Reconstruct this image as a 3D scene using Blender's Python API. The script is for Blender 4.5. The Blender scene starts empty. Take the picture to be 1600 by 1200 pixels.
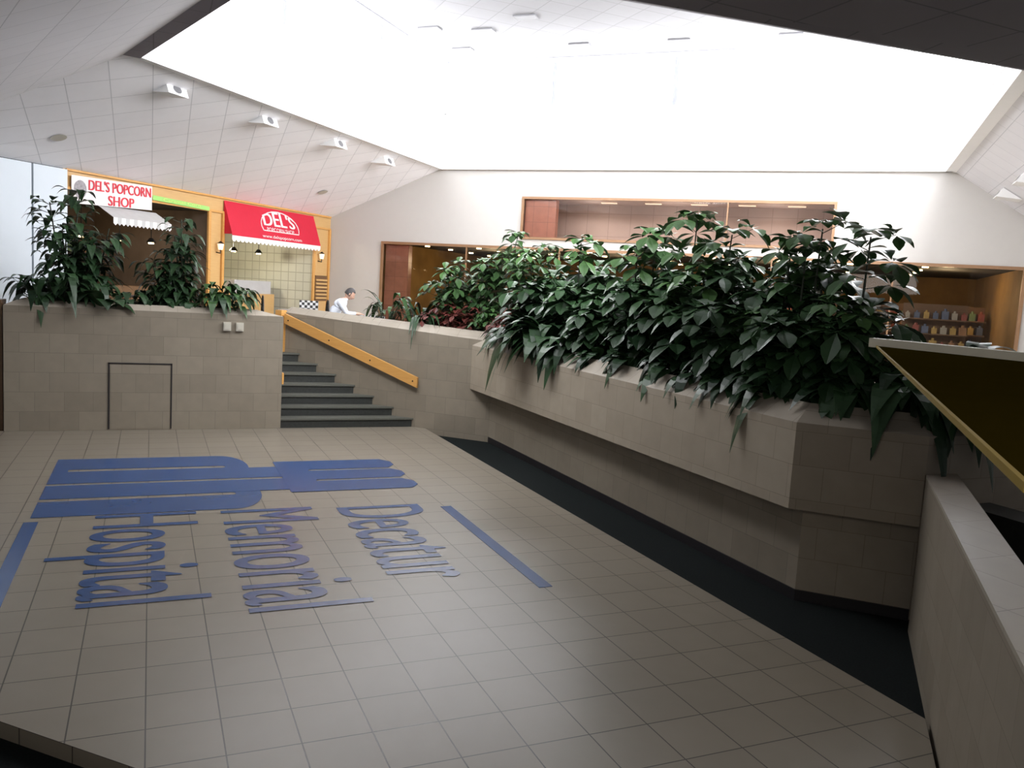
import bpy, bmesh, math, random
from mathutils import Vector, Matrix
R2=math.sqrt(2)
COL=bpy.context.scene.collection
V=Vector
# ---------------------------------------------------------------- materials
def newmat(name):
    m=bpy.data.materials.new(name);m.use_nodes=True
    nt=m.node_tree;b=nt.nodes['Principled BSDF'];return m,nt,b
def simple(name,c,rough=.6,metal=0,var=.12,scale=6,emit=0,spec=.5):
    m,nt,b=newmat(name)
    tc=nt.nodes.new('ShaderNodeTexCoord');no=nt.nodes.new('ShaderNodeTexNoise');no.inputs['Scale'].default_value=scale;no.inputs['Detail'].default_value=4
    nt.links.new(tc.outputs['Object'],no.inputs['Vector'])
    mx=nt.nodes.new('ShaderNodeMix');mx.data_type='RGBA'
    mx.inputs[6].default_value=tuple(k*(1-var) for k in c[:3])+(1,);mx.inputs[7].default_value=tuple(min(1,k*(1+var)) for k in c[:3])+(1,)
    nt.links.new(no.outputs['Fac'],mx.inputs[0]);nt.links.new(mx.outputs[2],b.inputs['Base Color'])
    b.inputs['Roughness'].default_value=rough;b.inputs['Metallic'].default_value=metal;b.inputs['Specular IOR Level'].default_value=spec
    if emit:
        b.inputs['Emission Color'].default_value=c;b.inputs['Emission Strength'].default_value=emit
    return m
def emitm(name,c,s):
    m,nt,b=newmat(name);b.inputs['Base Color'].default_value=c;b.inputs['Emission Color'].default_value=c;b.inputs['Emission Strength'].default_value=s
    return m
def tile(name,c1,c2,mortar,bw,bh,off=.0,ms=.004,rough=.5,bump=.2,var=.1,spec=.5):
    m,nt,b=newmat(name)
    uv=nt.nodes.new('ShaderNodeUVMap');uv.uv_map='UVMap'
    br=nt.nodes.new('ShaderNodeTexBrick');br.offset=off;br.squash=1
    br.inputs['Scale'].default_value=1;br.inputs['Brick Width'].default_value=bw;br.inputs['Row Height'].default_value=bh
    br.inputs['Mortar Size'].default_value=ms;br.inputs['Mortar Smooth'].default_value=.1;br.inputs['Bias'].default_value=0
    br.inputs['Color1'].default_value=c1;br.inputs['Color2'].default_value=c2;br.inputs['Mortar'].default_value=mortar
    nt.links.new(uv.outputs[0],br.inputs['Vector'])
    no=nt.nodes.new('ShaderNodeTexNoise');no.inputs['Scale'].default_value=5;no.inputs['Detail'].default_value=6
    nt.links.new(uv.outputs[0],no.inputs['Vector'])
    mr=nt.nodes.new('ShaderNodeMapRange');mr.inputs[3].default_value=1-var;mr.inputs[4].default_value=1+var
    nt.links.new(no.outputs['Fac'],mr.inputs[0])
    mx=nt.nodes.new('ShaderNodeMix');mx.data_type='RGBA';mx.blend_type='MULTIPLY';mx.inputs[0].default_value=1
    nt.links.new(br.outputs['Color'],mx.inputs[6]);nt.links.new(mr.outputs[0],mx.inputs[7]);nt.links.new(mx.outputs[2],b.inputs['Base Color'])
    bu=nt.nodes.new('ShaderNodeBump');bu.inputs['Strength'].default_value=bump;bu.inputs['Distance'].default_value=.005;bu.invert=True
    nt.links.new(br.outputs['Fac'],bu.inputs['Height']);nt.links.new(bu.outputs[0],b.inputs['Normal'])
    b.inputs['Roughness'].default_value=rough;b.inputs['Specular IOR Level'].default_value=spec
    return m
def wood(name,c1,c2,rough=.4):
    m,nt,b=newmat(name)
    uv=nt.nodes.new('ShaderNodeUVMap');uv.uv_map='UVMap'
    mp=nt.nodes.new('ShaderNodeMapping');mp.inputs['Scale'].default_value=(1.5,18,1)
    no=nt.nodes.new('ShaderNodeTexNoise');no.inputs['Scale'].default_value=2;no.inputs['Detail'].default_value=6
    nt.links.new(uv.outputs[0],mp.inputs[0]);nt.links.new(mp.outputs[0],no.inputs['Vector'])
    mx=nt.nodes.new('ShaderNodeMix');mx.data_type='RGBA';mx.inputs[6].default_value=c1;mx.inputs[7].default_value=c2
    nt.links.new(no.outputs['Fac'],mx.inputs[0]);nt.links.new(mx.outputs[2],b.inputs['Base Color']);b.inputs['Roughness'].default_value=rough
    return m
def leafm(name,dark,light,rough=.38):
    m,nt,b=newmat(name)
    at=nt.nodes.new('ShaderNodeAttribute');at.attribute_name='tint'
    mx=nt.nodes.new('ShaderNodeMix');mx.data_type='RGBA';mx.inputs[6].default_value=dark;mx.inputs[7].default_value=light
    nt.links.new(at.outputs['Fac'],mx.inputs[0]);nt.links.new(mx.outputs[2],b.inputs['Base Color'])
    b.inputs['Roughness'].default_value=rough;b.inputs['Specular IOR Level'].default_value=.3
    return m
def glassm(name,ior=1.6,tint=(.85,.85,.83,1)):
    m=bpy.data.materials.new(name);m.use_nodes=True;nt=m.node_tree;nt.nodes.clear()
    o=nt.nodes.new('ShaderNodeOutputMaterial');mx=nt.nodes.new('ShaderNodeMixShader');t=nt.nodes.new('ShaderNodeBsdfTransparent');g=nt.nodes.new('ShaderNodeBsdfGlossy')
    g.inputs['Roughness'].default_value=.02;t.inputs[0].default_value=tint
    fr=nt.nodes.new('ShaderNodeFresnel');fr.inputs[0].default_value=ior
    nt.links.new(fr.outputs[0],mx.inputs[0]);nt.links.new(t.outputs[0],mx.inputs[1]);nt.links.new(g.outputs[0],mx.inputs[2]);nt.links.new(mx.outputs[0],o.inputs[0])
    return m
M_floor=tile('floor_tile',(.243,.212,.166,1),(.226,.197,.154,1),(.062,.053,.042,1),.405,.405,0,.0045,.36,.3,.06,.35)
M_floor2=tile('upper_floor_tile_bounce',(.55,.50,.43,1),(.50,.45,.38,1),(.2,.16,.13,1),.405,.405,0,.005,.42,.3,.06,.4)  # upper floor kept paler than the court to bounce light
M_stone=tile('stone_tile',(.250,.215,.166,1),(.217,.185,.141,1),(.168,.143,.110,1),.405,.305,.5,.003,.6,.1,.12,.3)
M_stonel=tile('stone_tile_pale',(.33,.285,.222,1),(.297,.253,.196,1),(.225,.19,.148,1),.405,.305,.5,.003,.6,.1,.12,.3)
M_cap=tile('stone_cap',(.34,.30,.245,1),(.31,.272,.22,1),(.20,.175,.14,1),.405,.61,0,.003,.5,.12,.08,.3)
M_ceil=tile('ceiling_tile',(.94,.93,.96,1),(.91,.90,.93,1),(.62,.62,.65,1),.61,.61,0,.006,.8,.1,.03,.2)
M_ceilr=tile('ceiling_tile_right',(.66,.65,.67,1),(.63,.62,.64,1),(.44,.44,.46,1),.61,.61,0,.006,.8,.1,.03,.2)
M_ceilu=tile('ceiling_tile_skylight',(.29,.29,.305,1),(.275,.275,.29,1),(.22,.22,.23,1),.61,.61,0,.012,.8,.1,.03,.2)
M_ceil2=tile('ceiling_tile_shade',(.30,.28,.31,1),(.28,.26,.29,1),(.2,.19,.21,1),.61,.61,0,.008,.8,.1,.03,.2)  # shade of the near ceiling is put into this darker tile colour
M_white=simple('white_plaster',(.87,.87,.87,1),.8,var=.02)
M_backwall=simple('cream_plaster',(.54,.52,.495,1),.8,var=.02)
M_carpet=simple('green_carpet',(.010,.013,.013,1),.95,var=.5,scale=60,spec=.1)
M_step=simple('dark_stair_stone',(.026,.028,.025,1),.7,var=.5,scale=30)
M_nose=simple('stair_nosing',(.10,.102,.085,1),.6,var=.3,scale=40)
M_base=simple('dark_base',(.012,.010,.012,1),.5)
M_soil=simple('soil',(.012,.009,.006,1),.95,var=.5,scale=30)
M_wood=wood('oak_wood',(.52,.25,.06,1),(.66,.36,.11,1))
M_woodl=wood('light_oak',(.52,.31,.12,1),(.62,.40,.17,1))
M_brown=wood('brown_wood',(.12,.06,.025,1),(.17,.09,.04,1))
M_blue=simple('blue_vinyl',(.026,.074,.21,1),.24,var=.08,scale=2)
M_red=simple('red_canvas',(.55,.008,.035,1),.7,var=.05)
M_signw=simple('sign_white',(.80,.76,.76,1),.6,var=.02)
M_redl=simple('red_lettering',(.60,.02,.04,1),.6,var=.02)
M_green=simple('green_sign',(.32,.62,.16,1),.6,var=.05)
M_yel=simple('yellow_letter',(.62,.75,.2,1),.6,var=.02)
M_black=simple('black_metal',(.012,.012,.012,1),.35,metal=.3,var=.1)
M_dark=simple('dark_interior',(.04,.035,.03,1),.8)
M_taupe=tile('taupe_reflection',(.50,.395,.345,1),(.475,.375,.325,1),(.37,.29,.25,1),.6,.6,0,.008,.8,.1,.05)  # colour and joints of a ceiling reflected in the upper window
M_must=simple('mustard_wall',(.30,.17,.05,1),.8,var=.6,scale=1.3)
M_pink=tile('red_marble',(.50,.22,.15,1),(.44,.19,.13,1),(.25,.12,.09,1),.4,.4,0,.004,.3,.1,.25)
M_frame=simple('bronze_frame',(.30,.17,.09,1),.4,metal=.2)
M_alu=simple('white_frame',(.48,.49,.55,1),.5)
M_glass=glassm('clear_glass',1.3,(.8,.78,.74,1))
M_glass2=glassm('tinted_glass',1.4,(.95,.90,.87,1))
M_sky=emitm('bright_pane',(.98,.985,1,1),14.5)
M_sky2=emitm('bright_pane_boosted',(.98,.985,1,1),30)  # glow raised on the right panes to brighten the left ceiling
M_warm=emitm('warm_lamp',(1,.72,.36,1),14)
M_cream=emitm('cream_lamp',(1,.84,.62,1),.8)
M_vent=simple('grey_vent',(.15,.15,.16,1),.6)
M_leafd=leafm('dark_green_leaf',(.007,.020,.009,1),(.033,.075,.028,1))
M_leafl=leafm('mid_green_leaf',(.013,.036,.013,1),(.065,.14,.042,1))
M_leafr=leafm('red_leaf',(.045,.014,.012,1),(.14,.035,.028,1))
M_stem=simple('plant_stem',(.018,.026,.012,1),.7)
M_olive=simple('shaded_olive_laminate',(.024,.017,.002,1),1.0,var=.1,spec=0)  # olive darkened so the backlit shade sits in the colour
M_yrim=simple('yellow_rim',(.26,.18,.025,1),.8,var=.1,spec=.1)
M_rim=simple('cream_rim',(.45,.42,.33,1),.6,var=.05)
M_skin=simple('skin',(.55,.33,.24,1),.5,var=.05)
M_shirt=simple('white_shirt',(.70,.74,.82,1),.8,var=.04)
M_trou=simple('dark_trousers',(.03,.03,.05,1),.8)
M_hair=simple('dark_hair',(.05,.045,.045,1),.6,var=.3,scale=60)
M_plastic=simple('ivory_plastic',(.48,.45,.38,1),.5)
M_canvas=simple('grey_canvas',(.50,.50,.50,1),.8,var=.1)
# ---------------------------------------------------------------- mesh builder
class MB:
    def __init__(s): s.v=[];s.f=[];s.m=[];s.t=[]
    def vert(s,p,t=0): s.v.append(tuple(p));s.t.append(t);return len(s.v)-1
    def face(s,pts,mi=0):
        i=[s.vert(p) for p in pts];s.f.append(i);s.m.append(mi)
    def prism(s,poly,z0,z1,mi=0):
        n=len(poly);zt=z1 if isinstance(z1,(list,tuple)) else [z1]*n
        a=sum(poly[i][0]*poly[(i+1)%n][1]-poly[(i+1)%n][0]*poly[i][1] for i in range(n))
        idx=list(range(n))
        if a<0: idx.reverse()
        P=[(poly[i][0],poly[i][1]) for i in idx];Z=[zt[i] for i in idx]
        s.face([(P[i][0],P[i][1],Z[i]) for i in range(n)],mi)
        s.face([(P[i][0],P[i][1],z0) for i in reversed(range(n))],mi)
        for i in range(n):
            j=(i+1)%n
            s.face([(P[i][0],P[i][1],z0),(P[j][0],P[j][1],z0),(P[j][0],P[j][1],Z[j]),(P[i][0],P[i][1],Z[i])],mi)
    def box(s,c,d,mi=0,M=None):
        x,y,z=[k/2 for k in d]
        P=[V((a*x,b*y,e*z)) for a in(-1,1) for b in(-1,1) for e in(-1,1)]
        P=[(M@p if M else p)+V(c) for p in P]
        for q in ((0,1,3,2),(4,6,7,5),(0,4,5,1),(2,3,7,6),(0,2,6,4),(1,5,7,3)): s.face([P[k] for k in q],mi)
    def tube(s,pts,r0,r1=None,n=6,mi=0,cap=True):
        r1=r0 if r1 is None else r1
        pts=[V(p) for p in pts];rings=[]
        for k,p in enumerate(pts):
            d=(pts[min(k+1,len(pts)-1)]-pts[max(k-1,0)])
            if d.length<1e-6: d=V((0,0,1))
            d.normalize();u=d.orthogonal().normalized() if k==0 else (u-d*u.dot(d)).normalized()
            w=d.cross(u);r=r0+(r1-r0)*k/max(1,len(pts)-1)
            rings.append([s.vert(p+u*r*math.cos(2*math.pi*j/n)+w*r*math.sin(2*math.pi*j/n)) for j in range(n)])
        for k in range(len(rings)-1):
            for j in range(n):
                s.f.append([rings[k][j],rings[k][(j+1)%n],rings[k+1][(j+1)%n],rings[k+1][j]]);s.m.append(mi)
        if cap:
            s.f.append(list(reversed(rings[0])));s.m.append(mi);s.f.append(rings[-1]);s.m.append(mi)
    def disc(s,c,r,h,n=24,mi=0,r2=None):
        c=V(c);r2=r if r2 is None else r2
        a=[c+V((r*math.cos(2*math.pi*j/n),r*math.sin(2*math.pi*j/n),0)) for j in range(n)]
        b=[c+V((r2*math.cos(2*math.pi*j/n),r2*math.sin(2*math.pi*j/n),h)) for j in range(n)]
        s.face(list(reversed(a)),mi);s.face(b,mi)
        for j in range(n): s.face([a[j],a[(j+1)%n],b[(j+1)%n],b[j]],mi)
    def obj(s,name,mats,parent=None,smooth=False,tint=False,merge=False):
        me=bpy.data.meshes.new(name);me.from_pydata(s.v,[],s.f)
        if not isinstance(mats,(list,tuple)): mats=[mats]
        for m in mats: me.materials.append(m)
        me.polygons.foreach_set('material_index',s.m)
        if smooth: me.polygons.foreach_set('use_smooth',[True]*len(s.f))
        me.update()
        if tint:
            a=me.attributes.new('tint','FLOAT','POINT');a.data.foreach_set('value',s.t)
        else: uvs(me)
        o=bpy.data.objects.new(name,me);COL.objects.link(o)
        if parent: par(o,parent)
        return o
def uvs(me):
    uv=me.uv_layers.new(name='UVMap');data=uv.data
    for p in me.polygons:
        n=p.normal
        if abs(n.z)>.93: t=V((1,0,0));b=V((0,1,0))
        else:
            t=V((0,0,1)).cross(n).normalized();b=n.cross(t)
        for li in p.loop_indices:
            co=me.vertices[me.loops[li].vertex_index].co
            data[li].uv=(co.dot(t),co.dot(b))
def par(o,parent):
    o.parent=parent;o.matrix_parent_inverse=Matrix.Translation(-parent.location) if parent.type=='EMPTY' else parent.matrix_world.inverted()
def empty(name,loc,label,cat,group=None):
    e=bpy.data.objects.new(name,None);e.location=loc;e.empty_display_size=.1;COL.objects.link(e);tag(e,label,cat,group);return e
def tag(o,label,cat,group=None):
    o['label']=label;o['category']=cat
    if group:o['group']=group
    return o
def struct(o): o['kind']='structure';return o
def W(q,w,z=0): return V(((q+w)/R2,(q-w)/R2,z))
QB=20.29;WS=-13.69
def B(s,z,off=0): return W(QB-off,WS+s,z)
def S(s,z,off=0): return W(QB+s,WS+off,z)
def boxqw(mb,q0,q1,w0,w1,z0,z1,mi=0):
    mb.prism([W(q0,w0)[:2],W(q1,w0)[:2],W(q1,w1)[:2],W(q0,w1)[:2]],z0,z1,mi)
def text(name,body,O,xd,yd,width,height,mat,parent=None,ext=.002,arch=0,res=4,bold=0):
    c=bpy.data.curves.new('txt','FONT');c.body=body;c.size=1;c.resolution_u=res
    to=bpy.data.objects.new('txt',c);COL.objects.link(to)
    dg=bpy.context.evaluated_depsgraph_get();dg.update()
    me=bpy.data.meshes.new_from_object(to.evaluated_get(dg));bpy.data.objects.remove(to)
    xs=[v.co.x for v in me.vertices];ys=[v.co.y for v in me.vertices];x0,x1=min(xs),max(xs);y1=max(ys)
    sx=width/(x1-x0);sy=height/y1
    xd=V(xd).normalized();yd=V(yd).normalized();n=xd.cross(yd)
    vs=[];fs=[]
    shifts=[0] if not bold else [-bold,-bold/3,bold/3,bold]
    for i,dx in enumerate(shifts):
        base=len(vs)
        for v in me.vertices:
            x=(v.co.x-x0)*sx;y=v.co.y*sy
            if arch: y+=arch*(1-((x/width-.5)*2)**2)*(v.co.y/y1)
            vs.append(tuple(V(O)+xd*(x+dx)+yd*y+n*(ext+i*.0004)))
        for p in me.polygons: fs.append([base+k for k in p.vertices])
    m2=bpy.data.meshes.new(name);m2.from_pydata(vs,[],fs);m2.materials.append(mat)
    o=bpy.data.objects.new(name,m2);COL.objects.link(o)
    if parent: par(o,parent)
    return o
# ---------------------------------------------------------------- court floor
UP=1.15
mb=MB();mb.prism([(-7,14.55),(4.6,14.55),(4.65,14.5),(4.65,3.56),(2.77,1.66),(-7,11.43)],-.1,0)
struct(mb.obj('floor',M_floor))
mb=MB();mb.prism([(-12,-6),(16,-6),(16,20),(-12,20)],-.16,-.101)
struct(mb.obj('floor.001',M_carpet))
mb=MB();mb.prism([(-9,16.0),(.58,16.0),(-.02,16.6),(2.4,16.6),(2.7,16.9),(5.8,13.8),(5.8,5.2),(6.3,5.2),(16,5.2),(24,12),(12,26),(-9,26)],UP-.12,UP)
struct(mb.obj('floor.002',M_floor2))
mb=MB();mb.prism([(-7,8),(-3,5.0),(1.0,1.05),(1.0,-3),(-7,-3)],UP-.2,UP)
struct(mb.obj('floor.003',M_floor2))
# ---------------------------------------------------------------- left planter
E=empty('stone_planter',(0,15.2,-.1),'beige stone-tiled planter wall with an access panel beside the stairs','planter')
mb=MB();mb.prism([(-2.03,14.5),(2.08,14.5),(.58,16.0),(-2.03,16.0)],-.1,1.6)
o=[(-2.03,14.5),(2.08,14.5),(.58,16.0),(-2.03,16.0)];i_=[(-1.85,14.68),(1.65,14.68),(.50,15.82),(-1.85,15.82)]
for k in range(4):
    a,b=o[k],o[(k+1)%4];c,d=i_[(k+1)%4],i_[k]
    mb.face([(*a,1.6),(*b,1.6),(*b,1.93),(*a,1.93)])
    mb.face([(*d,1.6),(*c,1.6),(*c,2.02),(*d,2.02)])
mb.obj('planter_wall',M_stone,E)
mb=MB()
for k in range(4):
    a,b=o[k],o[(k+1)%4];c,d=i_[(k+1)%4],i_[k]
    mb.face([(*a,1.93),(*b,1.93),(*c,2.02),(*d,2.02)])
mb.obj('coping',M_cap,E)
mb=MB();mb.prism([(p[0],p[1]) for p in i_],1.6,1.88);mb.obj('soil',M_soil,E)
mb=MB()
x0,x1,z0,z1=-.60,.34,.02,1.09
for (a,b,c,d) in ((x0,x0+.02,z0,z1),(x1-.02,x1,z0,z1),(x0,x1,z1-.02,z1)):
    mb.prism([(a,14.488),(b,14.488),(b,14.50),(a,14.50)],c,d)
AP=mb.obj('access_panel',M_base,E);AP['label']='thin dark frame of a square access panel'
mb=MB();mb.prism([(x0+.03,14.494),(x1-.03,14.494),(x1-.03,14.503),(x0+.03,14.503)],z0,z1-.03);q=mb.obj('panel_face',M_stone,None);q.parent=AP
for x in(1.17,1.37):
    mb=MB();mb.prism([(x-.06,14.44),(x+.06,14.44),(x+.06,14.5),(x-.06,14.5)],1.66,1.80)
    mb.prism([(x-.04,14.43),(x+.04,14.43),(x+.04,14.44),(x-.04,14.44)],1.68,1.78)
    tag(mb.obj('outlet_box',M_plastic),'small ivory electrical outlet box on the stone planter','outlet box','outlet boxes on planter')
mb=MB();mb.prism([(-3.6,14.62),(-2.06,14.62),(-2.06,15.0),(-3.6,15.0)],-.1,1.95)
mb.prism([(-3.6,14.58),(-2.06,14.58),(-2.06,15.04),(-3.6,15.04)],1.95,2.0)
tag(mb.obj('wood_partition',M_brown),'dark brown wood partition beside the stone planter','partition')
# ---------------------------------------------------------------- stairs
E=empty('staircase',(2.5,15.5,0),'dark green-grey stone steps between stone walls','stairs')
for k in range(7):
    y=14.55+.3*k;z=.164*(k+1)
    if k==6: z=1.149
    y2=y+.3 if k<6 else 16.62
    xl=lambda yy:2.08-(yy-14.5)+.01
    xr=lambda yy:19.0-yy-.01
    mb=MB();mb.prism([(xl(y),y),(xr(y),y),(xr(y2),y2),(xl(y2),y2)],.001,z-.03,0)
    yn=y-.025
    mb.prism([(xl(yn),yn),(xr(yn),yn),(xr(y2),y2),(xl(y2),y2)],z-.03,z,1)
    mb.obj('step',[M_step,M_nose],E)
mb=MB()
D0,D1=(2.4,16.6),(5.56,13.44)
Di0,Di1=(2.6,16.8),(5.76,13.64)
h0,h1,g0,g1=1.92,1.69,2.02,1.83
mb.prism([D0,D1,Di1,Di0],-.1,[h0,h1,h1,h0])
mb.face([(*D0,h0),(*D1,h1),(D1[0]+.14,D1[1]+.14,g1),(D0[0]+.14,D0[1]+.14,g0)],1)
mb.face([(D0[0]+.14,D0[1]+.14,g0),(D1[0]+.14,D1[1]+.14,g1),(*Di1,g1),(*Di0,g0)],1)
mb.face([(*Di0,h0),(*Di0,g0),(*Di1,g1),(*Di1,h1)],0)
mb.face([(*D0,h0),(D0[0]+.14,D0[1]+.14,g0),(*Di0,g0),(*Di0,h0)],0)
mb.face([(*D1,h1),(D1[0]+.14,D1[1]+.14,g1),(*Di1,g1),(*Di1,h1)],0)
tag(mb.obj('stair_parapet',[M_stone,M_cap]),'beige stone-tiled low wall with pale coping beside the stairs','low wall')
def rail(p0,p1,z0,z1,n,label):
    n=V(n).normalized()
    E=empty('handrail',(p0[0],p0[1],z0),label,'handrail')
    mb=MB();h=.19;a=V((p0[0],p0[1],0))+n*.05;b=V((p1[0],p1[1],0))+n*.05;t=n*.05
    P=[a+V((0,0,z0-h)),b+V((0,0,z1-h)),b+V((0,0,z1)),a+V((0,0,z0))];Q=[p+t for p in P]
    mb.face(P[::-1]);mb.face(Q)
    for k in range(4): mb.face([P[k],P[(k+1)%4],Q[(k+1)%4],Q[k]])
    mb.obj('rail_board',M_wood,E)
    for f in(.03,.35,.66,.97):
        c=a.lerp(b,f);c.z=z0+(z1-z0)*f-.1
        mb=MB();mb.tube([c-n*.055,c+n*.056],.014,n=8);mb.obj('bolt',M_black,E)
rail((2.45,16.55),(4.53,14.47),1.90,.93,(-1,-1,0),'sloping honey-coloured wooden handrail bolted to the stone wall')
rail((2.06,14.54),(.1,16.5),.95,1.9,(1,1,0),'short wooden handrail beside the stone planter')
mb=MB();mb.prism([(2.22,16.58),(2.32,16.48),(2.44,16.60),(2.34,16.70)],1.15,1.96)
tag(mb.obj('wood_post',M_wood),'honey-coloured wooden post at the top of the stairs','post')
# ---------------------------------------------------------------- big planter
E=empty('stone_planter',(6.4,9.5,-.1),'long stone-tiled planter with overhanging upper band and recessed base','planter')
FO=[(5.25,13.75),(5.25,5.62),(6.0,4.87),(8.0,4.87)]
FI=[(5.47,13.85),(5.47,5.71),(6.09,5.09),(8.0,5.09)]
BO=[(5.54,13.46),(5.54,5.74),(6.41,4.87),(8.0,4.90)]
mb=MB();mc=MB();mbb=MB();mbs=MB()
for k in range(3):
    a,b,c,d=FO[k],FO[k+1],FI[k+1],FI[k]
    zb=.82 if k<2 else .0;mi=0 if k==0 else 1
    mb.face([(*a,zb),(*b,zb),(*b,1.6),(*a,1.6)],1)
    mb.face([(*d,1.76),(*c,1.76),(*c,1.3),(*d,1.3)])
    mc.face([(*a,1.6),(*b,1.6),(*c,1.76),(*d,1.76)])
    e,f=BO[k],BO[k+1]
    if k<2:
        mb.face([(*a,.82),(*e,.82),(*f,.82),(*b,.82)])
        mbb.face([(*e,-.1),(*f,-.1),(*f,.83),(*e,.83)],mi)
        mbs.face([(e[0]-.012,e[1]-.012,-.1),(f[0]-.012,f[1]-.012,-.1),(f[0]-.012,f[1]-.012,-.0),(e[0]-.012,e[1]-.012,-.0)])
        mbs.face([(e[0]-.012,e[1]-.012,-.0),(f[0]-.012,f[1]-.012,-.0),(f[0],f[1],-.0),(e[0],e[1],-.0)])
mb.face([(5.25,13.75,.82),(5.25,13.75,1.6),(5.47,13.85,1.76),(5.6,13.5,.82)])
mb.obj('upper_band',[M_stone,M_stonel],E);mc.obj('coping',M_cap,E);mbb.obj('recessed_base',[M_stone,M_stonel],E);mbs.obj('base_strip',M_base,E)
mb=MB();mb.prism([(3.95,15.55),(5.5,14.0),(5.47,13.85),(5.47,5.71),(6.09,5.09),(7.6,5.09),(7.6,13.6),(4.8,16.4)],1.2,1.6);mb.obj('soil',M_soil,E)
mb=MB();mb.prism([(7.6,5.09),(7.8,5.09),(7.8,13.7),(4.9,16.6),(4.75,16.45),(7.6,13.6)],1.15,1.78)
mb.prism([(3.95,15.55),(4.8,16.4),(4.9,16.6),(3.8,15.6)],1.15,1.76);mb.obj('rear_wall',M_stone,E)
E=empty('stone_parapet',(4.5,3.2,-.1),'beige stone-tiled parapet with flat top beside side stairs','parapet wall')
PP=[(6.0,4.86),(6.37,4.86),(2.6,1.08),(2.4,1.28)]
mb=MB();mb.prism(PP,-.1,1.25);mb.obj('wall_body',M_stone,E)
mb=MB();mb.prism(PP,1.25,1.275);mb.obj('coping',M_cap,E)
E=empty('staircase',(7.2,4.4,0),'dark carpeted steps behind the stone parapet','stairs')
for k in range(6):
    x=6.45+.36*k
    mb=MB();mb.prism([(x,4.85),(x+.37,4.85),(x+.37,2.9),(x,2.9 if k>3 else 3.4)],-.1,1.0-.15*k);mb.obj('step',M_step,E)
# ledge at right edge
E=empty('ledge_counter',(3.7,1.1,-.1),'ledge with olive top darkened like shade, yellow edge and cream back rim','ledge')
zt=2.4
T=[(4.15,3.82),(1.0,.66),(4.15,.66)]
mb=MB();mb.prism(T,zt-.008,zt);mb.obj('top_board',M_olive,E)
mb=MB()
n=V((-1,1,0)).normalized()
a=V((4.15,3.82,0));b=V((1.0,.66,0))
mb.prism([a[:2],(b)[:2],(b+n*.008)[:2],(a+n*.008)[:2]],zt-.010,zt+.003);mb.obj('edge_trim',M_yrim,E)
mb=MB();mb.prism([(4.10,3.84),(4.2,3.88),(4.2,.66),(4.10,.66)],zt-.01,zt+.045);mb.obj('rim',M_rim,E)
mb=MB();mb.prism([(3.5,.9),(3.9,.9),(3.9,1.3),(3.5,1.3)],-.1,zt-.01);mb.obj('pedestal',M_brown,E)
# ---------------------------------------------------------------- floor graphics
ZC=[.004]
def rect(mb,x0,x1,y0,y1):
    ZC[0]+=.0004;z=ZC[0]
    mb.face([(x0,y0,z),(x1,y0,z),(x1,y1,z),(x0,y1,z)])
def band(mb,x0,x1,y0,y1,gap,er=.5):
    yc=(y0+y1)/2;ro=(y1-y0)/2;ri=gap/2;cx=x1-ro*er;n=16;z=.004
    for k in range(n):
        t0=-math.pi/2+math.pi*k/n;t1=-math.pi/2+math.pi*(k+1)/n
        mb.face([(cx+ri*math.cos(t0),yc+ri*math.sin(t0),z),(cx+ro*er*math.cos(t0),yc+ro*math.sin(t0),z),(cx+ro*er*math.cos(t1),yc+ro*math.sin(t1),z),(cx+ri*math.cos(t1),yc+ri*math.sin(t1),z)])
    mb.face([(x0,y0,z),(cx,y0,z),(cx,yc-ri,z),(x0,yc-ri,z)]);mb.face([(x0,yc+ri,z),(cx,yc+ri,z),(cx,y1,z),(x0,y1,z)])
mb=MB()
band(mb,-1.1,1.25,10.90,12.30,.11)
band(mb,-1.1,1.25,9.45,10.82,.11)
rect(mb,-1.1,-.93,11.5,11.75)
rect(mb,.75,1.8,10.90,11.50);rect(mb,.75,1.8,10.22,10.82)
for (ya,yb) in((11.81,11.26),(11.19,10.67),(10.60,10.07)):
    xe=3.25;ZC[0]+=.0004;z=ZC[0];mb.face([(1.7,yb,z),(xe-.12,yb,z),(xe,(ya+yb)/2-.1,z),(xe,(ya+yb)/2+.1,z),(xe-.12,ya,z),(1.7,ya,z)])
rect(mb,1.6,2.0,10.07,11.81)
tag(mb.obj('floor_emblem',M_blue),'blue vinyl hospital logo of long rounded bars on the tiled floor','floor graphic')
for (t,x,y0,y1,hh) in(('Decatur',1.98,9.27,6.82,.97),('Memorial',.73,9.37,6.42,.98),('Hospital',-.50,9.41,6.83,.98)):
    o=text('floor_lettering',t,(x,y0,.0),(0,-1,0),(1,0,0),y0-y1,hh,M_blue,None,.004,0,8,.012)
    tag(o,'large blue vinyl word "%s" on the tiled floor'%t,'floor lettering','blue floor words')
for (x0,x1,y0,y1) in((3.19,3.32,6.36,9.12),(-1.14,-1.01,6.4,9.3)):
    mb=MB();mb.prism([(x0,y0),(x1,y0),(x1,y1),(x0,y1)],0,.004)
    tag(mb.obj('floor_stripe',M_blue),'long thin blue vinyl stripe on the tiled floor','floor stripe','blue floor stripes')
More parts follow.
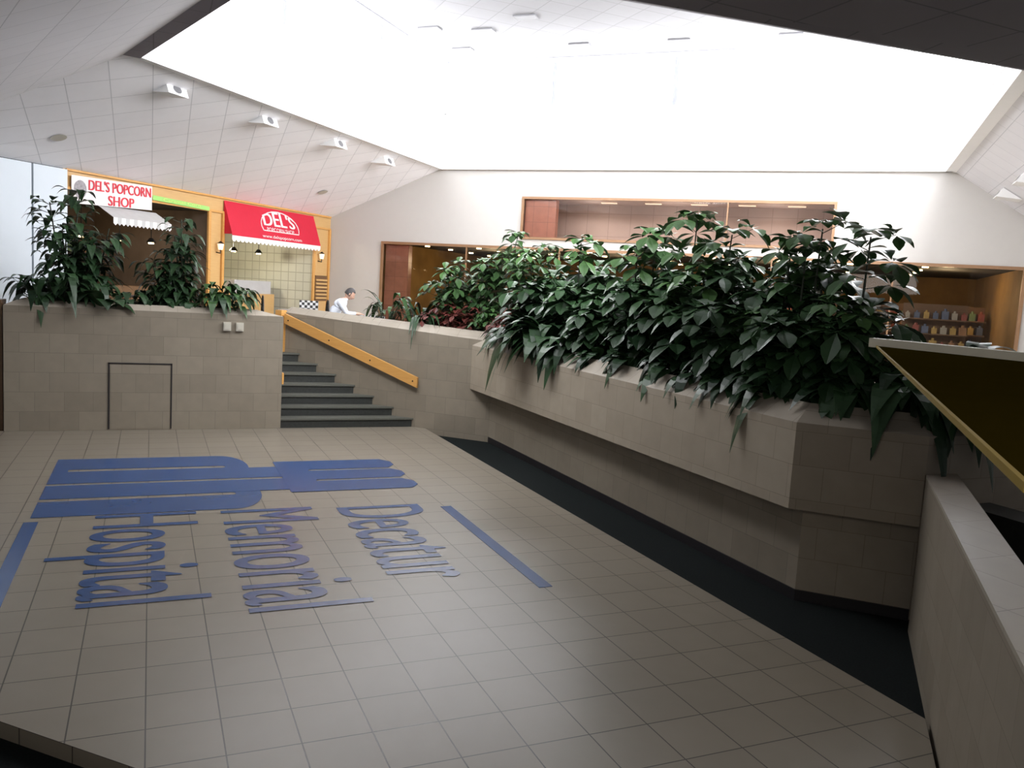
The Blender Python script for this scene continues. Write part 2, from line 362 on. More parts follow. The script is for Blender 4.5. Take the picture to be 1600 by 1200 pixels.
# ---------------------------------------------------------------- back walls
def quad(mb,f,s0,s1,z0,z1,mi=0): mb.face([f(s0,z0),f(s1,z0),f(s1,z1),f(s0,z1)],mi)
mb=MB()
ZO=5.73
for (a,b,c,d) in((0,1.7,1.15,ZO),(17.25,19,1.15,ZO),(1.7,17.25,3.75,3.95),(1.7,5.8,3.95,ZO),(13.4,17.25,3.95,ZO),(5.8,13.4,5.03,ZO)):
    quad(mb,B,a,b,c,d)
struct(mb.obj('wall_back',M_backwall))
mb=MB()
for (a,b,c,d) in((-.75,0,1.15,4.5),(-4.9,-4.42,1.15,4.0),(-8.75,-.75,4.0,4.5)):
    quad(mb,S,a,b,c,d)
struct(mb.obj('wall_left',M_woodl))
for k,(a,b) in enumerate(((-9.42,-8.72),(-10.9,-9.46),(-12.4,-10.94))):
    mb=MB();boxqw(mb,QB+a,QB+b,WS+.01,WS+.08,UP,4.34)
    tag(mb.obj('white_panel',simple('white_panel%d'%k,(.62,.68,.74,1),.6,var=.02)),'tall white temporary wall panel beside the shopfront','wall panel','white temporary panels')
for z in (4.02,4.36):
    mb=MB();boxqw(mb,QB-8.7,QB-.02,WS+.0,WS+.04,z-.03,z+.02);struct(mb.obj('trim_%d'%(1 if z<4.2 else 2),M_wood))
for s in(-.78,-.06,-4.9,-4.44):
    mb=MB();boxqw(mb,QB+s-.04,QB+s+.04,WS,WS+.05,UP,4.0);struct(mb.obj('trim_3',M_wood))
mb=MB()
boxqw(mb,QB-.70,QB-.14,WS,WS+.04,2.0,2.7)
E=tag(mb.obj('wall_rack',M_brown),'brown slatted wall rack on the wood pillar','rack')
for k in range(6):
    mb=MB();boxqw(mb,QB-.68,QB-.16,WS+.04,WS+.07,2.05+.1*k,2.1+.1*k);mb.obj('slat',M_woodl,E)
def room(name,q0,q1,w0,w1,z0,z1,mi_wall,mi_floor,mi_ceil,openside):
    mb=MB()
    P=lambda q,w,z:W(q,w,z)
    sides={'q0':[P(q0,w0,z0),P(q0,w1,z0),P(q0,w1,z1),P(q0,w0,z1)],'q1':[P(q1,w0,z0),P(q1,w1,z0),P(q1,w1,z1),P(q1,w0,z1)],
           'w0':[P(q0,w0,z0),P(q1,w0,z0),P(q1,w0,z1),P(q0,w0,z1)],'w1':[P(q0,w1,z0),P(q1,w1,z0),P(q1,w1,z1),P(q0,w1,z1)]}
    for k,v in sides.items():
        if k!=openside: mb.face(v,0)
    mb.face([P(q0,w0,z0),P(q1,w0,z0),P(q1,w1,z0),P(q0,w1,z0)],1)
    mb.face([P(q0,w0,z1),P(q1,w0,z1),P(q1,w1,z1),P(q0,w1,z1)],2)
    return struct(mb.obj(name,[mi_wall,mi_floor,mi_ceil]))
M_shopw=tile('shop_pale_wall',(.60,.60,.50,1),(.56,.56,.47,1),(.38,.38,.30,1),.25,.25,0,.012,.6,.1,.08)
M_shopw2=simple('shop_brown_wall',(.13,.095,.07,1),.8,var=.4,scale=3)
room('wall_shop',QB-4.42,QB-.78,WS-3.5,WS-.01,UP,3.99,M_shopw,M_floor,M_dark,'w1')
room('wall_shop.001',QB-8.7,QB-4.9,WS-3.5,WS-.01,UP,3.99,M_shopw2,M_floor,M_dark,'w1')
room('wall_store',QB+.01,QB+7,WS+1.7,WS+17.25,UP,3.74,M_must,M_floor,M_dark,'q0')
room('wall_reflection_box',QB+.01,QB+1.6,WS+5.8,WS+13.4,3.95,5.03,M_taupe,M_taupe,M_taupe,'q0')  # box built in place of the ceiling reflection in the upper window
def frame(name,s0,s1,z0,z1,divs,mat,th=.07,gl=None):
    mb=MB()
    boxqw(mb,QB-.05,QB+.03,WS+s0,WS+s1,z1-th,z1);boxqw(mb,QB-.05,QB+.03,WS+s0,WS+s1,z0,z0+th)
    for s,t2 in [(s0+th/2,th),(s1-th/2,th)]+[(d,.03) for d in divs]:
        boxqw(mb,QB-.045,QB+.025,WS+s-t2/2,WS+s+t2/2,z0+th,z1-th)
    o=struct(mb.obj(name,mat))
    mb=MB();mb.face([W(QB,WS+s0,z0),W(QB,WS+s1,z0),W(QB,WS+s1,z1),W(QB,WS+s0,z1)]);g=mb.obj('glass_pane',gl or M_glass,o)
    return o
frame('window_1',1.7,17.25,UP,3.75,[4.3,6.9,9.5,12.1,14.7],M_frame,.07)
frame('window_2',5.8,13.4,3.95,5.03,[11.0],M_frame,.06,M_glass2)
for (a,b,z0,z1) in((1.78,2.5,UP,3.67),(5.86,6.7,4.01,4.97)):
    mb=MB();boxqw(mb,QB+.1,QB+.3,WS+a,WS+b,z0,z1);tag(mb.obj('marble_pilaster',M_pink),'reddish marble pilaster behind the shop glass','pilaster')
for k in range(5):
    s=7.7+1.15*k
    mb=MB();boxqw(mb,QB+.7,QB+.8,WS+s,WS+s+.4,4.98,5.0);tag(mb.obj('reflected_strip',M_cream),'cream strip standing in for a ceiling light reflected in the glass','ceiling light','reflected strips')  # glowing strips added for the lights in the window reflection
for i in range(4):
    for j in range(9):
        mb=MB();mb.disc(W(QB+1+1.5*i,WS+2.6+1.6*j,3.70),.07,.03,12);tag(mb.obj('spotlight',M_warm),'small warm ceiling spotlight inside the store','spotlight','store ceiling spotlights')
pc=[(.25,.06,.04),(.38,.25,.07),(.10,.12,.18),(.35,.31,.25),(.12,.18,.08),(.28,.14,.06)]
PM=[simple('product%d'%k,(*c,1),.5,var=.3) for k,c in enumerate(pc)]
M_card=simple('yellow_card',(.75,.55,.10,1),.6,var=.1)
random.seed(4)
protos=[]
for m in PM:
    b=MB();b.box((0,0,.08),(.14,.12,.16));b.disc((0,0,.16),.035,.05,10,0,.025);me=b.obj('p',m).data;protos.append(me);bpy.data.objects.remove(bpy.data.objects['p'])
def product(loc,grp):
    o=bpy.data.objects.new('product_box',random.choice(protos));o.location=loc;o.rotation_euler=(0,0,random.choice([math.pi/4,-math.pi/4]));sc=random.uniform(.75,1.2);o.scale=(sc,sc,sc);COL.objects.link(o)
    tag(o,'small coloured packaged product on a shop shelf','product',grp)
for (q,s) in((2.2,14.2),(1.6,15.8),(3.2,12.2),(2.4,9.8),(2.2,4.2),(3.6,15.0),(3.4,16.4),(4.6,13.4)):
    E=empty('display_shelf',W(QB+q,WS+s,UP),'wooden display shelving with coloured goods in the store','shelf','store display shelves')
    mb=MB()
    boxqw(mb,QB+q+.35,QB+q+.4,WS+s-.7,WS+s+.7,UP,2.9);mb.obj('back_panel',M_brown,E)
    for z in(1.5,1.85,2.2,2.55):
        mb=MB();boxqw(mb,QB+q,QB+q+.35,WS+s-.7,WS+s+.7,z-.03,z);mb.obj('shelf_board',M_brown,E)
        for k in range(7):
            product(W(QB+q+.17,WS+s-.6+.2*k,z),'store shelf products')
mb=MB();boxqw(mb,QB-3.6,QB-1.0,WS-1.6,WS-1.1,UP,2.1);
E=tag(mb.obj('shop_counter',M_woodl),'light wood shop counter with glass case','counter')
mb=MB();boxqw(mb,QB-2.6,QB-1.1,WS-1.55,WS-1.15,2.1,2.45);mb.obj('glass_case',M_canvas,E)
mb=MB();boxqw(mb,QB-8.5,QB-5.0,WS-1.3,WS-.8,UP,2.2);tag(mb.obj('shop_counter',M_brown),'dark brown shop counter in the open shopfront','counter')
for k in range(6):
    mb=MB();boxqw(mb,QB-8.2+.55*k,QB-7.8+.55*k,WS-3.4,WS-3.35,2.9,3.4);
    tag(mb.obj('menu_board',PM[k%6]),'small framed board on the shop rear wall','sign board','framed shop boards')
for k in range(7):
    for j in range(2):
        c=S(-3.9+.45*k,3.25-.6*j,-3.4);mb=MB();mb.box(c,(.1,.1,.16),0,Matrix.Rotation(math.pi/4,3,'Z'))
        tag(mb.obj('wall_note',M_card),'small yellow card on the pale green shop wall','card','yellow wall cards')
for s in(-8.2,-7.3,-6.3,-5.4,-3.6,-2.6,-1.6):
    c=S(s,3.2,-1.2);E=empty('pendant_lamp',c,'small warm pendant lamp inside the shop','lamp','shop pendant lamps')
    mb=MB();mb.tube([c+V((0,0,.75)),c+V((0,0,.08))],.01);mb.obj('cord',M_black,E)
    mb=MB();mb.disc(c,.11,.1,16,0,.04);mb.obj('lamp_shade',M_black,E)
    mb=MB();mb.disc(c-V((0,0,.03)),.06,.04,12);mb.obj('bulb',M_warm,E)
E=empty('small_canopy',S(-7.4,3.5,.1),'grey-white scalloped canopy above the open shop counter','canopy')
mb=MB();a0,a1=-8.0,-6.5;n=15
mb.face([S(a0,3.78,.02),S(a1,3.78,.02),S(a1,3.55,.45),S(a0,3.55,.45)])
mb.obj('canopy_top',M_canvas,E)
mb=MB()
for k in range(n):
    s0=a0+(a1-a0)*k/n;s1=a0+(a1-a0)*(k+1)/n;sm=(s0+s1)/2
    mb.face([S(s0,3.55,.45),S(s0,3.44,.45),S(sm,3.40,.45),S(s1,3.44,.45),S(s1,3.55,.45)],k%2)
mb.obj('valance',[M_signw,M_canvas],E)
# banner
E=empty('shop_banner',S(-7.5,4.0,.06),'white vinyl banner with red lettering on the shop header','banner')
mb=MB();mb.face([S(-8.62,3.74,.07),S(-6.66,3.82,.07),S(-6.66,4.31,.07),S(-8.62,4.26,.07)]);mb.face([S(-8.62,3.74,.06),S(-8.62,4.26,.06),S(-6.66,4.31,.06),S(-6.66,3.82,.06)]);mb.obj('banner_cloth',M_signw,E)
qd=(W(1,0,.03)).normalized();
text('lettering',"DEL'S POPCORN",S(-8.24,4.03,.075),qd,(0,0,1),1.54,.20,M_redl,E,.003,0,4,.008)
text('lettering',"SHOP",S(-7.78,3.79,.075),qd,(0,0,1),.64,.19,M_redl,E,.003,0,4,.008)
mb=MB();c=S(-8.43,4.02,.078);ax=W(1,0,0)
mb.face([c+ax*.14*math.cos(t)+V((0,0,.17*math.sin(t))) for t in [2*math.pi*k/16 for k in range(16)]])
mb.obj('emblem',simple('grey_print',(.3,.28,.3,1),.6,var=.6,scale=25),E)
E=empty('green_banner',S(-5.8,4.0,.06),'narrow green banner with yellow lettering on the wood header','banner')
mb=MB();mb.face([S(-6.64,4.04,.07),S(-4.95,4.00,.07),S(-4.95,4.09,.07),S(-6.64,4.14,.07)]);mb.obj('banner_cloth',M_green,E)
text('lettering',"Caramel Corn",S(-6.35,4.05,.075),W(1,0),(0,0,1),1.1,.06,M_yel,E,.003)
# awning
E=empty('awning',S(-2.65,4.0,.3),'red canvas shop awning with white lettering and scalloped edge','awning')
a0,a1=-4.42,-.86;pr=.28
mb=MB()
mb.face([S(a0,4.30,.02),S(a1,4.30,.02),S(a1,3.53,pr),S(a0,3.53,pr)])
mb.face([S(a0,4.30,.02),S(a0,3.53,pr),S(a0,3.53,.02)]);mb.face([S(a1,4.30,.02),S(a1,3.53,.02),S(a1,3.53,pr)])
mb.obj('canopy',M_red,E)
mb=MB();n=24
for k in range(n):
    s0=a0+(a1-a0)*k/n;s1=a0+(a1-a0)*(k+1)/n;sm=(s0+s1)/2
    mb.face([S(s0,3.53,pr),S(s0,3.50,pr),S(s1,3.50,pr),S(s1,3.53,pr)],0)
    mb.face([S(s0,3.50,pr),S(s0,3.41,pr),S((s0+sm)/2,3.365,pr),S(sm,3.36,pr),S((s1+sm)/2,3.365,pr),S(s1,3.41,pr),S(s1,3.50,pr)],1)
mb.obj('valance',[M_red,M_signw],E)
slope=(S(0,4.30,.02)-S(0,3.53,pr)).normalized()
def AW(s,f): return S(s,4.30,.02).lerp(S(s,3.53,pr),1-f)
text('lettering',"DEL'S",AW(-3.12,.42),W(1,0),slope,1.25,.27,M_signw,E,.006,.13,4,.015)
text('lettering',"POPCORN SHOP",AW(-3.05,.24),W(1,0),slope,1.1,.10,M_signw,E,.006)
text('lettering',"www.delspopcorn.com",AW(-3.3,.02),W(1,0),slope,1.6,.08,M_signw,E,.006)
nrm=W(1,0).cross(slope)
mb=MB();cc=AW(-2.49,.12);pp=[]
for k in range(15):
    t=math.radians(200-220*k/14)
    pp.append(cc+W(1,0)*(.76*math.cos(t))+slope*(.24+.40*math.sin(t))+nrm*.008)
pp.append(pp[0]);mb.tube(pp,.014,n=5,cap=False);mb.obj('logo_outline',M_signw,E)
for s,z in((-4.62,3.2),(-.55,3.22)):
    c=S(s,z,.12);E=empty('wall_sconce',c,'black lantern sconce with warm bulb on the wood pillar','wall lamp','shopfront sconces')
    mb=MB();mb.tube([S(s,z-.12,.0),S(s,z-.14,.12),S(s,z-.05,.12)],.015);mb.obj('bracket',M_black,E)
    mb=MB();mb.disc(c-V((0,0,.06)),.05,.14,8,0,.075);mb.obj('lamp_glass',M_cream,E)
    mb=MB();mb.disc(c+V((0,0,.08)),.09,.06,8,0,.01);mb.obj('lamp_cap',M_black,E)
# ---------------------------------------------------------------- ceilings
mb=MB()
F1=W(QB,-10.25,ZO);Lp=V((-.30,13.87,ZO));F1o=W(QB,WS,4.36);Lo=V((-3.53,15.8,4.36))
Np=V((1.18,8.45,ZO));No=V((-1.0,6.54,4.37))
F2=W(QB,1.95,ZO);Rp=V((9.3,6.55,ZO))
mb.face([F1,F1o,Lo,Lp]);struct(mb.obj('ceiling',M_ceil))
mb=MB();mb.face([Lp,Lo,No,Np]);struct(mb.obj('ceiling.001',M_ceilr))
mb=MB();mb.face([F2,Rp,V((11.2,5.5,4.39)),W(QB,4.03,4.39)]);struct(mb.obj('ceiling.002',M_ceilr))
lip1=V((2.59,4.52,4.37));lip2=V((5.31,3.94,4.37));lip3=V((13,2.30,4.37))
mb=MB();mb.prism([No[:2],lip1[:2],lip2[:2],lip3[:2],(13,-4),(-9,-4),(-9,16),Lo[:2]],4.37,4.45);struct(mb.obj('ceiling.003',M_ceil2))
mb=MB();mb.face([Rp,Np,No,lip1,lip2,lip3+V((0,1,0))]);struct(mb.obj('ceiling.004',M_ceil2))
def beam(mb,a,b,w,h):
    a=V(a);b=V(b);d=(b-a).normalized();s=d.cross(V((0,0,1))).normalized()*w/2
    P=[a-s,a+s,b+s,b-s];Q=[p+V((0,0,h)) for p in P]
    mb.face(P);mb.face(Q)
    for k in range(4): mb.face([P[k],P[(k+1)%4],Q[(k+1)%4],Q[k]])
mb=MB();beam(mb,Lp-V((0,0,.06)),Np-V((0,0,.06)),.25,.14);struct(mb.obj('trim_4',M_ceil2))
mb=MB();beam(mb,F1-V((0,0,.04)),Lp-V((0,0,.04)),.14,.1);struct(mb.obj('trim_5',M_white))
mb=MB();beam(mb,F2-V((0,0,.04)),Rp-V((0,0,.04)),.3,.1);struct(mb.obj('trim_6',M_white))
mb=MB();beam(mb,F1-V((.05,.05,.04)),F2-V((.05,.05,.04)),.1,.08);struct(mb.obj('trim_7',M_backwall))
ZT=8.45;ZW=7.15
ring=[F1,F2,Rp,Np,Lp]
up=[V((p.x,p.y,0)) for p in ring]
nw=0
for k in range(5):
    a,b=up[k],up[(k+1)%5]
    zw=ZW if k in(0,4) else 6.4  # right and near panes made taller to throw more light inside
    mb=MB();mb.face([a+V((0,0,ZO)),b+V((0,0,ZO)),b+V((0,0,zw)),a+V((0,0,zw))]);struct(mb.obj('wall_shaft',M_white))
    L=(b-a).length;nb=max(1,round(L/3.12));ctr=V((5.5,12.5,0));mid=(a+b)/2;inw=(ctr-mid);dd=(b-a).normalized();inw=(inw-dd*inw.dot(dd)).normalized()
    for j in range(nb):
        p=a.lerp(b,j/nb);q=a.lerp(b,(j+1)/nb);nw+=1
        mb=MB();mb.face([p+V((0,0,zw)),q+V((0,0,zw)),q+V((0,0,ZT)),p+V((0,0,ZT))],0)
        pw=struct(mb.obj('window_%d'%(nw+2),M_sky2 if k==1 else M_sky))
        mb=MB()
        for f,wd in((0,.11),(1/3,.045),(2/3,.045),(1,.11)):
            c=p.lerp(q,f);M=Matrix((dd,inw,V((0,0,1)))).transposed()
            mb.box(c+inw*.03+V((0,0,(zw+ZT)/2)),(wd,.05,ZT-zw),0,M)
        c=p.lerp(q,.5)
        mb.box(c+inw*.03+V((0,0,ZT-.06)),((q-p).length,.06,.12),0,M);mb.box(c+inw*.03+V((0,0,zw+.03)),((q-p).length,.06,.08),1,M)
        mb.obj('window_frame',[M_alu,M_white],pw)
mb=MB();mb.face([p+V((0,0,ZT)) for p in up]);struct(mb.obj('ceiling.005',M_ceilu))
for (x,y) in((5.79,19.0),(6.88,18.4),(7.3,17.0),(9.2,18.1),(10.9,16.5),(7.0,20.1),(12.6,14.8)):
    mb=MB();mb.box((x,y,ZT-.02),(.5,.28,.03),0,Matrix.Rotation(-math.pi/4,3,'Z'))
    tag(mb.obj('ceiling_vent',M_vent),'grey rectangular air vent in the tiled skylight ceiling','vent','ceiling vents')
dq=W(1,0,0);nwd=(F1o-F1).normalized()
def wedge(P,down,along,lab):
    E=empty('ceiling_light',P,lab,'ceiling light','wedge ceiling lights')
    nrm=along.cross(down).normalized()
    if nrm.z>0: nrm=-nrm
    A=P-along*.22;Bp=P+along*.22;C1=A+down*.42;D=Bp+down*.42;E1=A+nrm*.2;F_=Bp+nrm*.2
    mb=MB();mb.face([A,Bp,F_,E1]);mb.face([A,E1,C1]);mb.face([Bp,D,F_]);mb.face([E1,F_,D,C1]);mb.obj('housing',M_white,E)
    mb=MB();c=(A+Bp+F_+E1)/4-down*.01;u=along;v=nrm
    mb.face([c+u*.09*math.cos(t)+v*.07*math.sin(t) for t in [2*math.pi*k/14 for k in range(14)]]);mb.obj('lamp_face',M_vent,E)
for (x,y) in((.34,15.15),(2.03,16.84),(3.72,18.51),(5.23,20.07)):
    z=5.73-.2854*((y-x)-14.5)-.01
    wedge(V((x,y,z)),nwd,dq,'white wedge-shaped light housing on the sloped tiled ceiling')
rdn=(W(QB,4.03,4.39)-F2).normalized()
for q in(19.2,17.2,15.2,13.2):
    P=W(q,2.75,ZO-.644*.8-.01);wedge(P,rdn,dq,'white wedge-shaped light housing on the sloped tiled ceiling')
for (x,y,z) in((-1.47,16.49,4.74),(3.99,21.72,4.81)):
    n=nwd.cross(dq).normalized();n=-n if n.z>0 else n
    mb=MB();mb.face([V((x,y,z))+n*.015+dq*.13*math.cos(t)+nwd*.13*math.sin(t) for t in [2*math.pi*k/18 for k in range(18)]])
    tag(mb.obj('ceiling_speaker',M_plastic),'round cream speaker grille on the sloped ceiling','speaker','ceiling speakers')
mb=MB();mb.face([W(QB,4.03,1.15),W(8,4.03,1.15),W(8,4.03,4.5),W(QB,4.03,4.5)]);struct(mb.obj('wall_right',M_backwall))
# ---------------------------------------------------------------- plants
def leaf(mb,P,d,L,Wd,droop,t,seg=4,prof=0,fold=.25):
    d=V(d).normalized();side=d.cross(V((0,0,1)))
    if side.length<.05: side=V((1,0,0))
    side.normalize();n=side.cross(d).normalized();prev=None
    for k in range(seg+1):
        s=k/seg;ps=P+d*L*s*(1-.25*droop*s)-V((0,0,droop*L*s*s))
        if prof==0: w=Wd*math.sin(math.pi*min(.995,max(.03,s))**.85)
        else: w=Wd*math.sin(math.pi*min(.97,max(.03,s))**1.4)
        w=max(w,.002)
        cur=[mb.vert(ps-side*w+n*fold*w,t),mb.vert(ps,t*.8),mb.vert(ps+side*w+n*fold*w,t)]
        if prev:
            mb.f.append([prev[0],cur[0],cur[1],prev[1]]);mb.f.append([prev[1],cur[1],cur[2],prev[2]]);mb.m+= [0,0]
        prev=cur
def whorl(mb,C,ax,n,L,Wd,t,rnd):
    ax=ax.normalized();u=ax.orthogonal().normalized();w=ax.cross(u);ph=rnd.random()*6
    for k in range(n):
        a=ph+2*math.pi*k/n+rnd.uniform(-.15,.15)
        d=u*math.cos(a)+w*math.sin(a)+ax*rnd.uniform(-.05,.3)
        leaf(mb,C+d*.03,d,L*rnd.uniform(.8,1.1),Wd,rnd.uniform(.15,.45),min(1,max(0,t+rnd.uniform(-.15,.15))),5,1)
def umbrella(x,y,z0,h,sp,ns,seed,mat=None,lab=None,L=.22,dens=16,low=.12,wf=.24):
    rnd=random.Random(seed);E=empty('umbrella_plant',(x,y,z0),lab or 'dense dark green umbrella plant with whorled leaflets in the planter','plant','umbrella plants')
    st=MB();fo=MB()
    for k in range(ns):
        a=2*math.pi*k/ns+rnd.uniform(-.5,.5);rr=sp*rnd.uniform(.3,1);hh=h*rnd.uniform(.55,.92) if k else h
        b=V((x+.08*math.cos(a),y+.08*math.sin(a),z0-.05));top=V((x+rr*math.cos(a),y+rr*math.sin(a),z0+hh-.1))
        mid=b.lerp(top,.5)+V((0,0,hh*.1))
        st.tube([b,b.lerp(mid,.5),mid,mid.lerp(top,.5),top],.018,.008,5)
        for j in range(dens):
            f=low+(1-low)*(j+.5)/dens;p=b.lerp(mid,f*2) if f<.5 else mid.lerp(top,f*2-1)
            an=j*2.4+rnd.uniform(-.4,.4);pl=rnd.uniform(.16,.36)*(1.15-.5*f)
            e=p+V((math.cos(an)*pl,math.sin(an)*pl,pl*rnd.uniform(.1,.6)))
            st.tube([p,e],.005,.004,4,cap=False)
            ll=L*rnd.uniform(.8,1.15)
            whorl(fo,e,V((math.cos(an)*.7,math.sin(an)*.7,1)),rnd.choice([6,7,8]),ll,ll*wf,.15+.6*f*rnd.random()+.25*f,rnd)  # tint rises with height, painting light from above onto upper leaves
        whorl(fo,top+V((0,0,.06)),V((0,0,1)),8,L,L*wf,.9,rnd)  # top whorl painted lightest, as if lit from above
    st.obj('stem',M_stem,E);fo.obj('foliage',mat or M_leafd,E,tint=True)
def lily(x,y,z0,n,L,Wd,h,seed,mat=None,lab=None,name='peace_lily',dirr=None,grp='peace lilies',lay=1.0):
    rnd=random.Random(seed);E=empty(name,(x,y,z0),lab or 'leafy peace lily with long arching dark leaves in the planter','plant',grp)
    st=MB();fo=MB()
    for k in range(n):
        a=rnd.uniform(0,6.283) if dirr is None else dirr+rnd.gauss(0,.7)
        out=rnd.uniform(.25,1.)*lay;hh=h*rnd.uniform(.4,1)
        b=V((x+.05*math.cos(a),y+.05*math.sin(a),z0-.03));e=b+V((math.cos(a)*hh*.6*out,math.sin(a)*hh*.6*out,hh))
        st.tube([b,b.lerp(e,.5)+V((0,0,.03)),e],.007,.004,4,cap=False)
        d=V((math.cos(a)*out,math.sin(a)*out,.55));l=L*rnd.uniform(.7,1.15)
        leaf(fo,e,d,l,Wd*rnd.uniform(.8,1.15),rnd.uniform(.5,1.1)*(.6+.6*out),rnd.random()*.9,7,0,.2)
    st.obj('stem',M_stem,E);fo.obj('foliage',mat or M_leafd,E,tint=True)
def cane(x,y,z0,h,ns,sp,seed,mat=None,L=.22,lab=None,low=.25,nl=7,step=.13):
    rnd=random.Random(seed);E=empty('cane_plant',(x,y,z0),lab or 'tall leafy cane plant with drooping pointed leaves in the planter','plant','cane plants')
    st=MB();fo=MB()
    for k in range(ns):
        a=rnd.uniform(0,6.28);hh=h*(1 if k==0 else rnd.uniform(.5,.9))
        b=V((x,y,z0-.05));top=b+V((sp*math.cos(a)*rnd.random(),sp*math.sin(a)*rnd.random(),hh))
        st.tube([b,b.lerp(top,.5)+V((.03,0,0)),top],.016,.01,6)
        f=low
        while f<=1:
            p=b.lerp(top,f)
            for j in range(nl):
                an=rnd.uniform(0,6.28);d=V((math.cos(an),math.sin(an),rnd.uniform(-.1,.7)))
                q=p+V((math.cos(an),math.sin(an),.3))*rnd.uniform(.05,.25)
                st.tube([p,q],.004,.003,3,cap=False)
                leaf(fo,q,d,L*rnd.uniform(.7,1.1),L*.21,rnd.uniform(.3,.9),.2+.7*rnd.random(),5,0)
            f+=step/hh*rnd.uniform(.7,1.4)
    st.obj('stem',M_stem,E);fo.obj('foliage',mat or M_leafd,E,tint=True)
SZ=1.86
cane(-1.3,15.25,SZ,1.95,4,.4,1,L=.30,nl=7)
cane(-.95,15.2,SZ,1.4,4,.35,2,L=.32,nl=8)
cane(.45,15.2,SZ,1.65,5,.38,3,low=.2,L=.28,nl=7)
cane(.2,15.3,SZ,1.1,4,.3,31,low=.15,L=.28,nl=8)
for k,(x,y,n,L,h) in enumerate(((-1.6,14.9,48,.5,.5),(-1.3,14.85,50,.52,.55),(-.9,14.9,46,.5,.48),(-.35,15.0,32,.42,.35),(.1,15.0,26,.4,.35),(.6,14.95,28,.38,.3),(.98,14.85,44,.46,.56),(1.25,14.8,44,.44,.5))):
    lily(x,y,SZ,n,L,.065,h,40+k,M_leafl if k>5 else M_leafd)
lily(-.68,14.66,SZ,5,.85,.15,.15,77,dirr=-math.pi/2,lab='large dark drooping leaves hanging over the stone planter edge')
# diagonal strip
lily(4.2,15.65,1.66,44,.55,.05,.68,50,M_leafl)
lily(4.75,15.2,1.66,60,1.0,.035,.4,51,name='spiky_grass_plant',lab='spiky plant with long narrow arching leaves in the planter',grp='spiky plants')
umbrella(5.35,15.1,1.6,1.55,.4,5,52,M_leafl,L=.24,dens=13)
umbrella(5.9,14.6,1.6,2.15,.55,6,53,M_leafl,L=.26,dens=13)
umbrella(6.5,13.7,1.6,1.9,.5,6,54,M_leafl,L=.26,dens=13)
for k,(x,y) in enumerate(((4.95,14.8),(5.3,14.45),(5.66,14.1),(5.8,13.4),(5.6,12.9))):
    umbrella(x,y,1.65,.65,.2,4,60+k,M_leafr if k!=2 else M_leafl,'low bushy plant with dark red and green leaves',.17,6,.2)
# big planter
spec=[(6.0,12.7,1.35,.5),(6.6,12.0,1.5,.5),(6.0,11.3,1.3,.5),(6.6,10.6,1.35,.45),(5.9,10.2,1.15,.4),(6.5,9.5,1.35,.45),(5.9,9.1,1.4,.45),(6.4,8.5,1.6,.5),(5.9,8.1,1.5,.45),(6.4,7.5,1.45,.5),(5.85,7.1,1.2,.45),(6.3,6.7,1.5,.45),(5.85,6.3,1.15,.38),(6.0,5.95,1.1,.28)]
for k,(x,y,h,sp) in enumerate(spec): umbrella(x,y,1.6,h,sp,5,100+k,L=.29,dens=13,wf=.30)
for k,(y,z,LL) in enumerate(((11.5,3.5,.28),(9.5,3.55,.28),(8.5,3.7,.27),(8.0,3.5,.27),(6.9,3.35,.24),(6.5,3.5,.24),(5.85,3.4,.24))):
    umbrella(6.0,y,1.6,z-1.6,.18,2,300+k,M_leafl,'tall slender umbrella plant rising above the dense planting',LL,6,.62,.30)
for k,(x,y,n,L,Wd,h,dr) in enumerate(((5.65,12.9,20,.5,.07,.3,None),(5.55,12.3,26,.75,.09,.35,3.14),(5.55,11.7,30,1.0,.13,.45,3.3),(5.55,11.2,26,1.0,.13,.38,3.3),(5.55,10.6,18,.65,.09,.28,3.14),(5.6,9.8,16,.5,.08,.2,3.14),(5.6,9.0,16,.5,.08,.2,3.14),(5.6,8.2,16,.5,.08,.2,3.14),(5.6,7.6,14,.45,.08,.2,3.14),(5.6,7.0,18,.5,.08,.22,3.14),(5.62,6.3,20,.55,.085,.22,3.3),(5.9,5.7,26,.6,.09,.3,3.9),(6.2,5.35,30,.75,.10,.35,4.3),(6.55,5.3,26,.8,.10,.3,4.5),(6.7,5.4,30,.75,.10,.62,None),(7.2,5.5,30,.75,.10,.62,None))):
    lily(x,y,1.62,n,L,Wd,h,200+k,dirr=dr)
# ---------------------------------------------------------------- cafe furniture
def chair(x,y,rot,lab,back=M_black):
    E=empty('cafe_chair',(x,y,UP),lab,'chair','cafe chairs')
    Rz=Matrix.Rotation(rot,3,'Z');T=lambda p:V((x,y,UP))+Rz@V(p)
    mb=MB();mb.disc(T((0,0,.43)),.21,.035,24);mb.obj('seat',M_black,E)
    for a,b in((-1,-1),(1,-1),(-1,1),(1,1)):
        mb=MB();mb.tube([T((a*.14,b*.14,.43)),T((a*.2,b*.2,0))],.012,n=8);mb.obj('leg',M_black,E)
    mb=MB();mb.tube([T((.2*math.cos(t),-.18,.43+.6*math.sin(t))) for t in [math.pi*k/12 for k in range(13)]],.015,n=8)
    for xx in(-.1,0,.1): mb.tube([T((xx,-.18,.44)),T((xx,-.18,.43+.6*math.sqrt(1-(xx/.2)**2)))],.01,n=6)
    mb.obj('backrest',back,E)
M_check,nt,b_=newmat('check_cloth');ch=nt.nodes.new('ShaderNodeTexChecker');ch.inputs['Scale'].default_value=18;ch.inputs[1].default_value=(.02,.02,.02,1);ch.inputs[2].default_value=(.6,.6,.6,1);tc=nt.nodes.new('ShaderNodeTexCoord');nt.links.new(tc.outputs['Object'],ch.inputs[0]);nt.links.new(ch.outputs[0],b_.inputs['Base Color'])
